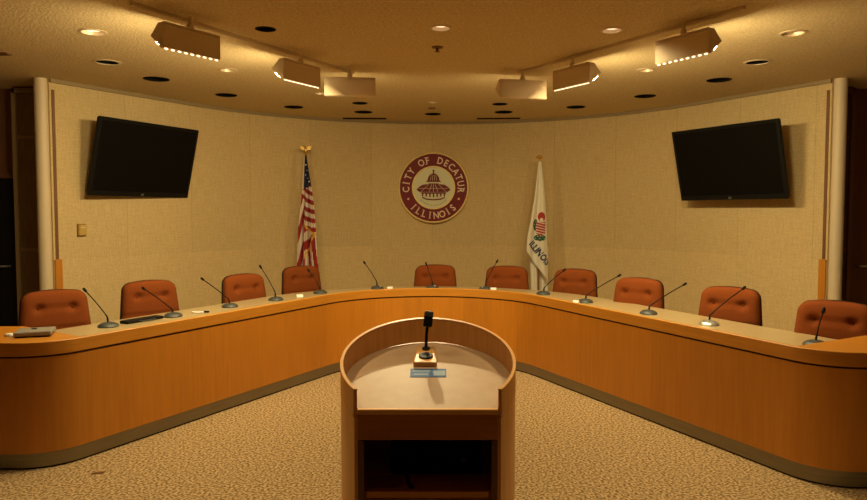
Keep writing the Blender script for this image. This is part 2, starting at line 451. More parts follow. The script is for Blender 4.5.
# ------------------------------------------------------------------ tracks and wall washers
TR = [((-1.83, 4.33), (-.74, 6.42)), ((.78, 6.42), (1.92, 4.42))]
for (a, b), side in zip(TR, ('left', 'right')):
    a, b = Vector(a), Vector(b); L = (b-a).length; an = math.atan2(b.y-a.y, b.x-a.x)
    t = thing('lighting_track', 'slim beige ceiling track carrying the three %s-hand washers' % side, 'track', ((a.x+b.x)/2, (a.y+b.y)/2, CEIL), an)
    bm = bmesh.new()
    box(bm, -L/2, L/2, -.014, -.007, -.020, 0); box(bm, -L/2, L/2, .007, .014, -.020, 0); box(bm, -L/2, L/2, -.014, .014, -.004, 0)
    obj('rail', bm, M['fixture'], t, bevel=.001)
    bm = bmesh.new(); box(bm, -L/2, L/2, -.007, .007, -.008, -.004); obj('conductor_slot', bm, M['black'], t)
    for q in (-1, 1):
        bm = bmesh.new(); box(bm, q*L/2-.012, q*L/2+.012, -.016, .016, -.022, 0); obj('end_cap', bm, M['fixture'], t, bevel=.002)

# profile (u toward wall, z): back-top, top-front, nose, bottom-rear lip
PROF = [(0, 0), (.045, 0), (.120, -.070), (0.014, -.160), (0, -.152)]
def washer(x, y, ang, lab, power, beads=True):
    """ang = heading (deg) of its long axis; it throws light to the left of that heading"""
    t = thing('track_wall_washer', lab, 'track light', (x, y, CEIL-.105), math.radians(ang), 'wall washers on the ceiling tracks')
    L = .435; bm = bmesh.new(); th = .004
    n = len(PROF)
    # shell: back, top, sloped front, open aperture between nose and lip
    def sheet(p, q):
        u0, z0 = p; u1, z1 = q; d = Vector((u1-u0, z1-z0)).normalized(); nn = Vector((-d.y, d.x))*th
        vs = [(-L/2, u0, z0), (L/2, u0, z0), (L/2, u1, z1), (-L/2, u1, z1)]
        a = [bm.verts.new(v) for v in vs]; b = [bm.verts.new((v[0], v[1]-nn.x, v[2]-nn.y)) for v in vs]
        bm.faces.new(a); bm.faces.new(b[::-1])
        for i in range(4): bm.faces.new((a[i], a[(i+1) % 4], b[(i+1) % 4], b[i]))
    sheet(PROF[4], PROF[0]); sheet(PROF[0], PROF[1]); sheet(PROF[1], PROF[2]); sheet(PROF[3], PROF[4])
    obj('housing', bm, M['fixture'], t)
    for q in (-1, 1):
        bm = bmesh.new(); R = Matrix(((0, 0, 1, 0), (1, 0, 0, 0), (0, 1, 0, 0), (0, 0, 0, 1)))
        prism(bm, PROF, q*L/2-.004, q*L/2+.004, R); obj('end_plate', bm, M['fixture'], t)
    # glass lens across the aperture, set just inside it
    a = Vector(PROF[2]); b = Vector(PROF[3]); d = (b-a).normalized(); inn = Vector((d.y, -d.x))
    if inn.x > 0 and inn.y < 0: inn = -inn
    inn = Vector((-.61, .79))*.002
    bm = bmesh.new()
    p, q = a + d*.006 + inn, b - d*.006 + inn; K = 5; rows = []
    for k in range(K+1):
        f = k/K; c = p*(1-f) + q*f - Vector((-.61, .79))*.010*math.sin(PI*f)
        rows.append([bm.verts.new((-L/2+.006, c.x, c.y)), bm.verts.new((L/2-.006, c.x, c.y))])
    for A, B in zip(rows, rows[1:]): bm.faces.new((A[0], A[1], B[1], B[0]))
    m = M['lens'].copy(); m.node_tree.nodes['Principled BSDF'].inputs['Emission Strength'].default_value = power
    obj('lens', bm, m, t, fixn=False)
    # louvre ribs along the lower edge: pale lit knuckles
    if beads:
        for k in range(9):
            bm = bmesh.new(); cx = -L/2 + (k+.5)*L/9
            bmesh.ops.create_uvsphere(bm, u_segments=12, v_segments=8, radius=1)
            for v in bm.verts: v.co = Vector((cx + v.co.x*.014, .006 + v.co.y*.006, -.160 + v.co.z*.005))
            obj('lens_rib', bm, M['bead'], t, smooth=80)
    else:
        bm = bmesh.new(); tube(bm, [(-L/2+.01, .008, -.160), (L/2-.01, .008, -.160)], .003, 8); obj('lens_lip', bm, M['bead'], t, smooth=80)
    # rib along the top of the back and the stem up to the track
    bm = bmesh.new(); box(bm, -L/2, L/2, -.008, .0, -.022, -.012); box(bm, -L/2, L/2, -.006, 0, -.004, .004); obj('stiffener', bm, M['fixture'], t)
    bm = bmesh.new(); lathe(bm, [(0, 0), (.022, 0), (.022, .035), (.013, .04), (.013, .082), (0, .082)], 20, Matrix.Translation((0, .02, 0)))
    obj('stem', bm, M['fixture'], t, smooth=40)
    return t
P1 = 205
WS = [(-1.545, 4.555, 57, 'outer left track washer with a row of bright dots along its lower edge', P1, True),
      (-1.03, 5.575, 60.5, 'middle left track washer with a continuous bright lower edge', P1, False),
      (-.728, 6.16, 5.5, 'inner left track washer showing its plain tan back', P1*.33, None),
      (.80, 6.28, 15, 'inner right track washer showing its plain tan back, a lit corner', P1*.33, None),
      (1.105, 5.71, -60, 'middle right track washer with a bright lower edge', P1, False),
      (1.64, 4.70, -60, 'outer right track washer with a row of bright dots along its lower edge', P1, True)]
for x, y, a, lb, pw, bd in WS:
    t = washer(x, y, a, lb, pw, bd is True)
    if bd is None:
        for ch in list(t.children):
            if ch.name.startswith('lens_lip'): bpy.data.objects.remove(ch)

# spot beams: one in each listed downlight, the rest added without fittings
def spot(x, y, e, ang=110, r=.05, blend=.5, col=LAMP, aim=None):
    l = bpy.data.lights.new('downlight_and_fill', 'SPOT'); l.energy = e; l.spot_size = math.radians(ang); l.spot_blend = blend
    l.color = col; l.shadow_soft_size = r
    o = bpy.data.objects.new('downlight_and_fill', l); C.objects.link(o); o.location = (x, y, CEIL-.012)
    if aim: o.rotation_euler = (Vector(aim)-o.location).to_track_quat('-Z', 'Y').to_euler()
for (x, y, r, k), e in zip(LIT, (20, 54, 34, 2, 1, 1, 1, 6)): spot(x, y, e, 145, .05, .7)
spot(-.1, 2.3, 30, 105, .05, .7)  # added fill over the lectern, no fitting there
spot(-1.2, 2.7, 105, 85, .05, .8)  # added fill to brighten the near carpet, no fitting built
spot(1.2, 2.7, 105, 85, .05, .8)  # matching added fill on the right, no fitting built
spot(-.25, 4.95, 170, 34, .03, .8, aim=(-.02, 2.6, .98))  # added beam aimed at the lectern top, set apart from any fitting

# ------------------------------------------------------------------ the council desk
DP = [(-3.6, 4.14), (-2.30, 4.14), (.045, 8.61), (2.174, 3.86), (3.6, 3.80)]
DR = [.35, 1.10, .35]
dpath = lambda off: path(DP, DR, off)
desk = thing('council_desk', 'long horseshoe council desk of orange oak with steel kick strip and tan top', 'desk', (0, 0, 0))
def band(name, o0, o1, z0, z1, m, bevel=None):
    bm = bmesh.new(); ribbon(bm, dpath(o0), dpath(o1), z0, z1); return obj(name, bm, m, desk, smooth=30, bevel=bevel)
band('front_panel', .004, .03, .098, .680, M['veneer'])
band('fascia', 0, .032, .692, .775, M['veneer_h'], .004)
band('reveal_strip', .014, .03, .680, .692, M['reveal'])
k = band('kick_strip', .006, .03, .012, .098, M['steel']); k['label'] = 'brushed steel kick strip'
band('toe_gap', .02, .03, 0, .012, M['black_matte'])
# worktop: between the lip and the outer edge
def outer_path():
    o = path(DP, DR, .75)
    full = [p for p in o]
    return full
wing_l0 = Vector((-2.30, 4.14)); dL = (Vector(DP[2])-wing_l0).normalized(); nL = Vector((-dL.y, dL.x))
wing_r0 = Vector((2.174, 3.86)); dRv = (Vector(DP[2])-wing_r0).normalized(); nR = Vector((dRv.y, -dRv.x))
BL, BR = 4.78, 4.42         # rear edges of the end returns
pl = wing_l0 + nL*.75; pl = pl + dL*((BL-pl.y)/dL.y)
pr = wing_r0 + nR*.75; pr = pr + dRv*((BR-pr.y)/dRv.y)
def apex(off, n=42):
    P = [Vector(p) for p in DP[1:4]]; Q = path([P[0], P[1], P[2]], [1.10], off, n//3); return Q[1:-1]
inner_l = wing_l0 + dL*.24 + nL*.03; inner_r = wing_r0 + dRv*.205 + nR*.03
inn = [inner_l] + apex(.03) + [inner_r]; out = [pl] + apex(.75) + [pr]
bm = bmesh.new(); ribbon(bm, inn, out, .685, .715); obj('worktop', bm, M['laminate'], desk, bevel=.003)
ip = dpath(.03)
lend = [p for p in ip if p.y < inner_l.y and p.x < 0 and p.x <= inner_l.x+.001]
rend = [p for p in ip if p.y < inner_r.y and p.x > 0 and p.x >= inner_r.x-.001]
polyL = [(p.x, p.y) for p in lend] + [tuple(inner_l), tuple(pl), (-3.6, BL)]
polyR = [tuple(inner_r)] + [(p.x, p.y) for p in rend] + [(3.6, BR), tuple(pr)]
for poly in (polyL, polyR):
    bm = bmesh.new(); prism(bm, poly, .690, .772); obj('end_top', bm, M['wood_x'], desk, bevel=.002)
for (x0, x1, yy, px) in ((-3.6, pl.x-.01, BL, -3.6), (2.50, 3.6, 4.06, 3.6)):
    bm = bmesh.new(); box(bm, x0, x1, yy-.045, yy-.02, 0, .690); obj('end_back_panel', bm, M['wood_v'], desk)
# gables under the worktop
def gable(p, n):
    an = math.atan2(n.y, n.x); R = Matrix.Translation((p.x, p.y, 0)) @ Matrix.Rotation(an, 4, 'Z')
    bm = bmesh.new(); box(bm, .035, .42, -.012, .012, 0, .685, R); obj('support_gable', bm, M['wood_v'], desk)
for q in (.95, 1.95): gable(wing_l0 + dL*q, nL); gable(wing_r0 + dRv*q, nR)
for cx in (-.50, .50):
    ap = min(dpath(0)[16:60], key=lambda p: abs(p.x-cx)); ap2 = min(apex(.75), key=lambda p: abs(p.x-cx*1.68)); gable(ap, (ap2-ap).normalized())

# ------------------------------------------------------------------ armless swivel chairs
def make_chair():
    t = thing('swivel_chair', '', 'chair')
    # backrest cushion: rounded trapezoid, pinched by two buttons
    bm = bmesh.new(); NU, NV = 36, 32; Z0, Z1 = .50, .94
    def outline(u, v):
        # square (u, v) -> rounded shape
        z = (Z0+Z1)/2 + v*(Z1-Z0)/2; w = .268 - .042*(v+1)/2
        r = .075
        zz = z; x = u*w
        top = Z1 - r
        if z > top:
            k = (z-top)/r; x = u*(w - r*(1-math.sqrt(max(0, 1-k*k))))
        if z < Z0 + .04:
            k = (Z0+.04-z)/.04; x = u*(w - .04*(1-math.sqrt(max(0, 1-k*k))))
        return x, zz + (.012*(1-u*u) if v > .5 else 0)*(v-.5)*2
    def depth(u, v, x, z):
        e = (1-abs(u)**8)*(1-abs(v)**8)
        d = .062*max(0, e)**.45
        for bx in (-.118, .118):
            r2 = ((x-bx)/.032)**2 + ((z-.815)/.026)**2; d -= .030*math.exp(-r2)
        if abs(x) < .16: d -= .012*math.exp(-((z-.815)/.013)**2)*min(1, (.16-abs(x))/.04)
        d -= .014*math.exp(-((z-.655)/.014)**2)
        return d
    vv = lambda j: -math.cos(PI*j/NV); uu = lambda i: math.sin((i/NU-.5)*PI)
    g = []
    for j in range(NV+1):
        row = []
        for i in range(NU+1):
            u, v = uu(i), vv(j); x, z = outline(u, v); row.append(bm.verts.new((x, .27 - depth(u, v, x, z) + (z-.5)*.10, z)))
        g.append(row)
    for j in range(NV):
        for i in range(NU): bm.faces.new((g[j][i], g[j][i+1], g[j+1][i+1], g[j+1][i]))
    obj('backrest', bm, M['fabric'], t, smooth=75)
    bm = bmesh.new()
    for bx in (-.118, .118): lathe(bm, [(0, .008), (.008, .006), (.011, 0), (0, -.003)], 12, Matrix.Translation((bx, .27-.030+.0315, .815)) @ Matrix.Rotation(PI/2, 4, 'X'))
    obj('button', bm, M['fabric'], t, smooth=60)
    # hard shell behind the cushion
    bm = bmesh.new(); f, b = [], []
    rim = []
    for i in range(NU+1): rim.append((uu(i), -1))
    for j in range(1, NV+1): rim.append((1, vv(j)))
    for i in range(NU-1, -1, -1): rim.append((uu(i), 1))
    for j in range(NV-1, 0, -1): rim.append((-1, vv(j)))
    def pt(u, v, y, sc=1):
        x, z = outline(u, v); zc = (Z0+Z1)/2; return ((x)*sc, y + (z-.5)*.10, zc + (z-zc)*sc)
    loops = []
    for y, sc in ((.250, .992), (.288, 1.008), (.300, .98), (.304, .90)): loops.append([bm.verts.new(pt(u, v, y, sc)) for u, v in rim])
    for A, B in zip(loops, loops[1:]):
        for i in range(len(A)): bm.faces.new((A[i], A[(i+1) % len(A)], B[(i+1) % len(A)], B[i]))
    bm.faces.new(loops[-1]); bm.faces.new(loops[0])
    s = obj('back_shell', bm, M['black'], t, smooth=50)
    # seat cushion
    bm = bmesh.new(); bmesh.ops.create_cube(bm, size=1)
    bmesh.ops.subdivide_edges(bm, edges=bm.edges[:], cuts=10, use_grid_fill=True)
    for v in bm.verts:
        x, y, z = v.co*2; k = 1-.10*(abs(x)**6)*(abs(y)**6)
        ed = (1-abs(x)**6)*(1-abs(y)**6)
        v.co = Vector((x*.26*k, y*.25*k-.01, .44 + z*.045*(.55+.45*ed)))
    obj('seat', bm, M['fabric'], t, smooth=75)
    bm = bmesh.new(); box(bm, -.235, .235, -.235, .21, .385, .402); obj('seat_pan', bm, M['black'], t, bevel=.006)
    bm = bmesh.new(); tube(bm, [(0, .12, .385), (0, .27, .39), (0, .33, .46), (0, .335, .66)], [.022, .022, .02, .018], 12); obj('back_support', bm, M['black'], t, smooth=60)
    bm = bmesh.new(); lathe(bm, [(0, .08), (.03, .08), (.03, .24), (.018, .24), (.018, .385), (0, .385)], 20); obj('gas_column', bm, M['chrome'], t, smooth=40)
    bm = bmesh.new(); lathe(bm, [(0, .075), (.045, .078), (.04, .115), (0, .118)], 20)
    for q in range(5):
        a = 2*PI*q/5 + PI/2; R = Matrix.Rotation(a, 4, 'Z')
        vs = [(.02, -.022, .08), (.02, .022, .08), (.29, .014, .068), (.29, -.014, .068), (.02, -.022, .112), (.02, .022, .112), (.29, .014, .085), (.29, -.014, .085)]
        w = [bm.verts.new(R @ Vector(v)) for v in vs]
        for fc in ((0, 1, 2, 3), (7, 6, 5, 4), (0, 4, 5, 1), (1, 5, 6, 2), (2, 6, 7, 3), (3, 7, 4, 0)): bm.faces.new([w[i] for i in fc])
    obj('star_base', bm, M['black'], t)
    for q in range(5):
        a = 2*PI*q/5 + PI/2; cx, cy = .285*math.cos(a), .285*math.sin(a)
        bm = bmesh.new()
        for s2 in (-.014, .014):
            lathe(bm, [(0, -.008), (.026, -.008), (.028, 0), (.026, .008), (0, .008)], 16, Matrix.Translation((cx, cy, .028)) @ Matrix.Rotation(a, 4, 'Z') @ Matrix.Rotation(PI/2, 4, 'X') @ Matrix.Translation((0, 0, s2)))
        tube(bm, [(cx, cy, .03), (cx, cy, .07)], .006, 8)
        obj('caster', bm, M['black'], t, smooth=50)
    return t
# (x, y of the back, rotation relative to facing the camera in degrees, label)
CH = [(-2.96, 5.44, 10, 'rust tufted swivel chair at the left end of the desk, behind the grey case'),
      (-2.53, 6.21, 18, 'rust tufted swivel chair second from the left, behind the long black case'),
      (-1.87, 6.87, 36, 'rust tufted swivel chair third from the left, turned toward the lectern'),
      (-1.50, 7.91, 32, 'rust tufted swivel chair in front of the striped flag'),
      (.02, 8.10, 0, 'rust tufted swivel chair directly below the wall seal'),
      (.83, 7.91, -6, 'rust tufted swivel chair just left of the white flag'),
      (1.52, 7.49, -22, 'rust tufted swivel chair just right of the white flag'),
      (1.90, 6.45, -28, 'rust tufted swivel chair third from the right, between white flag and right television'),
      (2.41, 5.66, -20, 'rust tufted swivel chair second from the right, behind the silver-based microphone'),
      (2.74, 4.75, -12, 'rust tufted swivel chair nearest the right edge, at the desk end')]
proto = make_chair()
for i, (x, y, a, lb) in enumerate(CH):
    t = proto if i == 0 else copy_tree(proto)
    view = math.atan2(-x, y)                       # heading that faces the camera
    rz = view + math.radians(a)
    R = Matrix.Rotation(rz, 3, 'Z'); off = R @ Vector((0, .30, 0))
    t.location = (x-off.x, y-off.y, 0); t.rotation_euler = (0, 0, rz)
    label(t, lb, 'chair', 'swivel chairs behind the council desk')

# ------------------------------------------------------------------ gooseneck microphones
MICS = [((-2.39, 5.11), (-2.623, 5.231, .980)), ((-2.10, 5.61), (-2.404, 5.768, .930)), ((-1.81, 6.19), (-2.11, 6.348, .955)),
        ((-1.51, 6.67), (-1.679, 6.758, 1.038)), ((-1.18, 7.26), (-1.319, 7.334, .956)), ((-.62, 7.70), (-.778, 7.82, 1.002)),
        ((-.01, 7.75), (-.085, 7.87, .987)), ((.57, 7.65), (.712, 7.77, 1.022)), ((1.13, 7.17), (1.368, 7.276, .961)),
        ((1.42, 6.51), (1.78, 6.657, .959)), ((1.78, 5.76), (2.136, 5.907, .953)), ((2.06, 5.20), (2.387, 5.347, .981)),
        ((2.41, 4.38), (2.474, 4.409, .943))]
ML = ['gooseneck microphone at the left end, between the grey case and long black case',
      'gooseneck microphone crossing the second chair from the left',
      'gooseneck microphone with neck leaning left, base before the third chair from the left',
      'tall gooseneck microphone between the third chair from the left and the flag chair',
      'gooseneck microphone in front of the chair by the striped flag',
      'gooseneck microphone alone left of the chair below the seal',
      'gooseneck microphone in front of the chair below the seal',
      'upright gooseneck microphone in front of the chair just left of the white flag',
      'gooseneck microphone leaning right beneath the white flag',
      'gooseneck microphone at the chair just right of the white flag, neck bent far right',
      'gooseneck microphone whose neck crosses the third chair from the right',
      'gooseneck microphone with silvery base at the second chair from the right',
      'short upright gooseneck microphone at the right end of the desk']
for i, ((bx, by), tip) in enumerate(MICS):
    z0 = .715
    tip = Vector(tip); d = Vector((tip.x-bx, tip.y-by, 0)); dn = d.normalized()
    t = thing('gooseneck_microphone', ML[i], 'microphone', (bx, by, z0), math.atan2(dn.y, dn.x), 'gooseneck microphones on the council desk')
    a = d.length; h = tip.z - z0
    bm = bmesh.new(); lathe(bm, [(0, 0), (.072, 0), (.075, .006), (.066, .020), (.045, .031), (.018, .036), (0, .037)], 28, None, 0, .95, 1.0)
    obj('base', bm, M['silver'] if i == 11 else M['mic_base'], t, smooth=50)
    bm = bmesh.new(); box(bm, -.050, -.034, -.010, .010, .018, .032); obj('talk_button', bm, M['white'] if i in (5, 6, 7) else M['grey'], t, bevel=.002)
    bx0 = .0
    k1 = Vector((bx0+.004, 0, .030)); k2 = Vector((bx0+.012, 0, min(.085, h*.28))); end = Vector((a, 0, h))
    dv = (end-k2).normalized(); hs = end - dv*.030
    mid = (k2+hs)/2 + Vector((-.008, 0, .008))
    pts = []
    for q in range(5): f = q/4; pts.append(k1*(1-f)**2 + (k1*.5+k2*.5+Vector((-.002, 0, .01)))*2*f*(1-f) + k2*f*f)
    for q in range(1, 9): f = q/8; pts.append(k2*(1-f)**2 + mid*2*f*(1-f) + hs*f*f)
    bm = bmesh.new(); tube(bm, pts, [.007]*3 + [.0058]*2 + [.0042]*8, 10); obj('gooseneck', bm, M['black'], t, smooth=60)
    bm = bmesh.new(); tube(bm, [hs - dv*.002, hs, hs+dv*.01, hs+dv*.034, hs+dv*.042], [.004, .008, .0105, .0105, .005], 12); obj('capsule', bm, M['black'], t, smooth=60)

# ------------------------------------------------------------------ small things on the desk
def put(name, lab, cat, loc, rz, parts, group=None):
    t = thing(name, lab, cat, loc, rz, group)
    for nm, fn, m, bev in parts:
        bm = bmesh.new(); fn(bm); obj(nm, bm, m, t, bevel=bev)
    return t
M['case'] = mat('grey_case', (.27, .24, .20), .5)
put('equipment_case', 'flat grey case with a dark spot on top, left end of desk', 'case', (-2.54, 4.43, .772), math.radians(20),
    [('body', lambda b: box(b, -.105, .105, -.10, .10, .010, .036), M['case'], .006),
     ('base', lambda b: box(b, -.097, .097, -.092, .092, 0, .010), M['black'], .002),
     ('dial', lambda b: lathe(b, [(0, .036), (.018, .036), (.016, .040), (0, .041)], 20, Matrix.Translation((-.01, .03, 0))), M['black'], None)])
bm = bmesh.new(); lathe(bm, [(0, 0), (.030, 0), (.030, .010), (.02, .020), (0, .023)], 24, None, 0, 1, .65)
label(obj('computer_mouse', bm, M['white'], smooth=50, loc=(-2.675, 4.38, .772)), 'small whitish rounded object left of the grey case', 'mouse')
put('carrying_case', 'long flat black case lying between the two left-most microphones', 'case', (-2.25, 5.39, .715), math.atan2(.885, .465),
    [('body', lambda b: box(b, -.18, .16, -.045, .045, 0, .024), M['black'], .008),
     ('handle', lambda b: tube(b, [(-.07, -.045, .012), (-.06, -.068, .012), (.06, -.068, .012), (.07, -.045, .012)], .005, 8), M['grey'], None)])
# spectacles-like tangle of pale cable by the second microphone
t = thing('coiled_cable', 'small pale tangled cable on the desk beside the second microphone from the left', 'cable', (-1.97, 5.81, .715))
bm = bmesh.new(); tube(bm, [(.045*math.cos(a*.35)*(1+.1*math.sin(a)), .035*math.sin(a*.35), .006+.004*abs(math.sin(a*.8))) for a in range(40)], .0045, 6)
obj('loop', bm, M['white'], t, smooth=60)
bm = bmesh.new(); box(bm, .03, .085, .02, .045, 0, .014); obj('plug', bm, M['black'], t, bevel=.003)
for x, y, rz, lb in ((-1.335, 6.95, .5, 'small white card on the desk before the chair by the striped flag'),
                     (-.48, 7.70, .1, 'small white card beside the microphone left of the seal chair'),
                     (.655, 7.60, -.3, 'small white card beside the upright microphone near the white flag'),
                     (1.33, 6.49, -.9, 'small white card at the base of the far-right-bent microphone')):
    def fold(b):
        vs = [b.verts.new(v) for v in ((-.032, -.018, 0), (.032, -.018, 0), (.032, .0, .024), (-.032, .0, .024), (.032, .018, 0), (-.032, .018, 0))]
        b.faces.new((vs[0], vs[1], vs[2], vs[3])); b.faces.new((vs[3], vs[2], vs[4], vs[5])); b.faces.new((vs[0], vs[5], vs[4], vs[1]))
        b.faces.new((vs[0], vs[3], vs[5])); b.faces.new((vs[1], vs[4], vs[2]))
    bm = bmesh.new(); fold(bm); label(obj('folded_card', bm, M['white'], loc=(x, y, .715), rot=(0, 0, rz)), lb, 'card', 'small white cards on the desk')
bm = bmesh.new(); lathe(bm, [(0, .0), (.035, 0), (.030, .006), (0, .008)], 9, None, 0, 1.2, .5)
label(obj('carpet_scrap', bm, M['wood_dark_v'], loc=(-2.0, 4.10, .0005), rot=(0, 0, .4)), 'small dark brown scrap lying on the carpet at front left', 'scrap')

# ------------------------------------------------------------------ wall televisions
def television(x, y, z, yaw, tilt, lab, W=1.33, H=.792):
    t = thing('wall_television', lab, 'television', (x, y, z), 0)
    rot = Matrix.Rotation(yaw, 4, 'Z') @ Matrix.Rotation(tilt, 4, 'X')
    def P(nm, fn, m, bev=None, par=t):
        bm = bmesh.new(); fn(bm)
        for v in bm.verts: v.co = rot @ v.co
        return obj(nm, bm, m, par, bevel=bev)
    def frame(b):
        e = .032
        box(b, -W/2, -W/2+e, -.0, .03, -H/2, H/2); box(b, W/2-e, W/2, 0, .03, -H/2, H/2)
        box(b, -W/2+e, W/2-e, 0, .03, H/2-e, H/2); box(b, -W/2+e, W/2-e, 0, .03, -H/2, -H/2+e*1.6)
    P('bezel', frame, M['black'], .004)
    P('screen', lambda b: box(b, -W/2+.032, W/2-.032, .006, .02, -H/2+.051, H/2-.032), M['screen'])
    P('rear_housing', lambda b: (box(b, -W/2+.01, W/2-.01, .02, .06, -H/2+.01, H/2-.01), box(b, -.40, .40, .06, .10, -.28, .28)), M['black'], .01)
    vs, fs = text_mesh('LG', .030, .001)
    P('emblem', lambda b: (add_mesh(b, vs, fs, lambda v: Vector((v.x, -.0015, -H/2+.014) ) + Vector((0, -v.z, v.y)))), M['silver'])
    # wall bracket: plate on the wall and an arm
    nb = Matrix.Rotation(yaw, 4, 'Z'); g = GAP
    bm = bmesh.new()
    box(bm, -.20, .20, g-.012, g, -.18, .18, nb)
    obj('wall_plate', bm, M['black'], t)
    bm = bmesh.new()
    for s in (-.12, .12): tube(bm, [nb @ Vector((s, g-.01, 0)), nb @ Vector((s, .08, .0))], .018, 10)
    obj('bracket_arm', bm, M['black'], t, smooth=60)
def wall_gap(p, yaw, A, d):
    # distance from p to the straight wall along the TV's level back direction
    n = Vector((-math.sin(yaw), math.cos(yaw))); A = Vector(A); q = Vector(p)
    x = line_int(q, n, A, d); return (x-q).length
s = 1.108
GAP = wall_gap((-2.748*s, 6.771*s), math.radians(65.3), WP[0], dl)
television(-2.748*s, 6.771*s, 1.55+.503*s, math.radians(65.3), math.radians(14.0), 'black flat television tilted forward on the left wall')
GAP = wall_gap((2.782*s, 6.705*s), math.radians(-61.8), WP[2], drr)
television(2.782*s, 6.705*s, 1.55+.474*s, math.radians(-61.8), math.radians(13.1), 'black flat television tilted forward on the right wall')

# ------------------------------------------------------------------ wall seal
SY = 9.86
seal = thing('wall_seal', 'round maroon and gold city seal with a domed building on the back wall', 'seal', (0, SY, 1.905))
seal.scale = (1.02, 1, 1.02)
Rx = Matrix.Rotation(PI/2, 4, 'X')    # local z -> -y (towards the room)
def sealpart(nm, prof, m, n=96):
    bm = bmesh.new(); lathe(bm, prof, n, Rx); return obj(nm, bm, m, seal, smooth=40)
sealpart('disc', [(0, -.05), (.470, -.05), (.470, .0), (.30, .0), (.0, .0)], M['maroon'])
sealpart('outer_rim', [(.462, -.045), (.485, -.045), (.489, .006), (.478, .022), (.464, .010), (.462, -.045)], M['gold_paint'])
sealpart('inner_rim', [(.278, -.004), (.278, .006), (.288, .011), (.298, .006), (.298, -.004)], M['gold_paint'])
sealpart('centre_field', [(0, -.004), (.278, -.004), (.278, .003), (0, .003)], M['seal_cream'])
bm = bmesh.new()
def ring_text(txt, a0, a1, R, size, flip):
    n = len(txt)
    for i, c in enumerate(txt):
        if c == ' ': continue
        a = math.radians(a0 + (a1-a0)*i/(n-1))
        vs, fs = text_mesh(c, size, .002, bold=.0022)
        hgt = size*.70
        th = a - PI/2 if not flip else a + PI/2
        for_fn = lambda v: Rx @ Vector((R*math.cos(a) + v.x*.86*math.cos(th) - (v.y-hgt/2)*math.sin(th), R*math.sin(a) + v.x*.86*math.sin(th) + (v.y-hgt/2)*math.cos(th), v.z+.003))
        add_mesh(bm, vs, fs, for_fn)
        # small serif feet
        if c in 'ITFRLN':
            for yy in ((0, hgt) if c != 'T' else (0,)):
                w = .018 if c in 'IT' else .012
                xo = {'I': 0, 'T': 0, 'F': -.022, 'R': -.026, 'L': -.022, 'N': -.026}[c]*size/.1
                b0 = [Vector((xo-w, yy-.0035, 0)), Vector((xo+w, yy-.0035, 0)), Vector((xo+w, yy+.0035, 0)), Vector((xo-w, yy+.0035, 0))]
                for_v = [bm.verts.new(for_fn(Vector((q.x, q.y, .002)))) for q in b0]; bm.faces.new(for_v)
ring_text('CITY OF DECATUR', 184, -5, .380, .130, False)
ring_text('ILLINOIS', 224, 314, .380, .130, True)
obj('lettering', bm, M['seal_text'], seal, fixn=False)
for a in (204, -24):
    bm = bmesh.new(); lathe(bm, [(0, 0), (.017, 0), (.015, .005), (0, .006)], 5, Rx @ Matrix.Translation((.380*math.cos(math.radians(a)), .380*math.sin(math.radians(a)), 0)))
    obj('star', bm, M['seal_text'], seal)
# building motif
bm = bmesh.new(); T = Rx
def pz(poly, z0=.002, z1=.009, mi=0): prism(bm, poly, z0, z1, T, mi)
dome = [(.082*math.cos(a*PI/12)*1.0, .095+.100*math.sin(a*PI/12)) for a in range(13)]
pz(dome)
pz([(-.105, .078), (.105, .078), (.090, .096), (-.090, .096)])
pz([(-.010, .19), (.010, .19), (.007, .225), (-.007, .225)]); pz([(.014*math.cos(a*PI/4), .232+.014*math.sin(a*PI/4)) for a in range(8)])
pz([(-.06, .045), (.06, .045), (.072, .058), (-.072, .058)])
roof = [(-.235, -.030), (-.20, .010), (-.15, .040), (-.07, .050), (.07, .050), (.15, .040), (.20, .010), (.235, -.030), (.19, -.060), (-.19, -.060)]
pz(roof)
pz([(-.165, -.082), (.165, -.082), (.175, -.064), (-.175, -.064)])
for k in range(7):
    x = -.15 + k*.05; pz([(x-.010, -.130+.004*abs(k-3)), (x+.010, -.130+.004*abs(k-3)), (x+.010, -.082), (x-.010, -.082)])
pz([(-.155, -.125), (-.10, -.148), (0, -.158), (.10, -.148), (.155, -.125), (.16, -.140), (.10, -.166), (0, -.176), (-.10, -.166), (-.16, -.140)])
obj('building_motif', bm, M['maroon'], seal)
bm = bmesh.new()
for x0 in (-.045, -.015, .015, .045): pz([(x0-.003, .098), (x0+.003, .098), (x0*.7+.002, .175), (x0*.7-.002, .175)], .009, .010)
for x0, x1 in ((-.17, -.07), (-.06, -.025), (.06, .025), (.17, .07), (0, 0)): pz([(x0-.003, -.055), (x0+.003, -.055), (x1+.003, .045), (x1-.003, .045)], .009, .010)
pz([(-.20, -.012), (.20, -.012), (.20, -.008), (-.20, -.008)], .009, .010)
obj('motif_lines', bm, M['seal_cream'], seal)
bm = bmesh.new()
for k in range(13):
    a = math.radians(225 + k*7.5); r = .235
    pz([(r*math.cos(a-.04), r*math.sin(a-.04)), (r*math.cos(a+.04), r*math.sin(a+.04)), ((r+.014)*math.cos(a+.03), (r+.014)*math.sin(a+.03)), ((r+.014)*math.cos(a-.03), (r+.014)*math.sin(a-.03))], .002, .004)
M['olive'] = mat('olive_band', (.28, .30, .14), .6)
obj('lower_band', bm, M['olive'], seal)

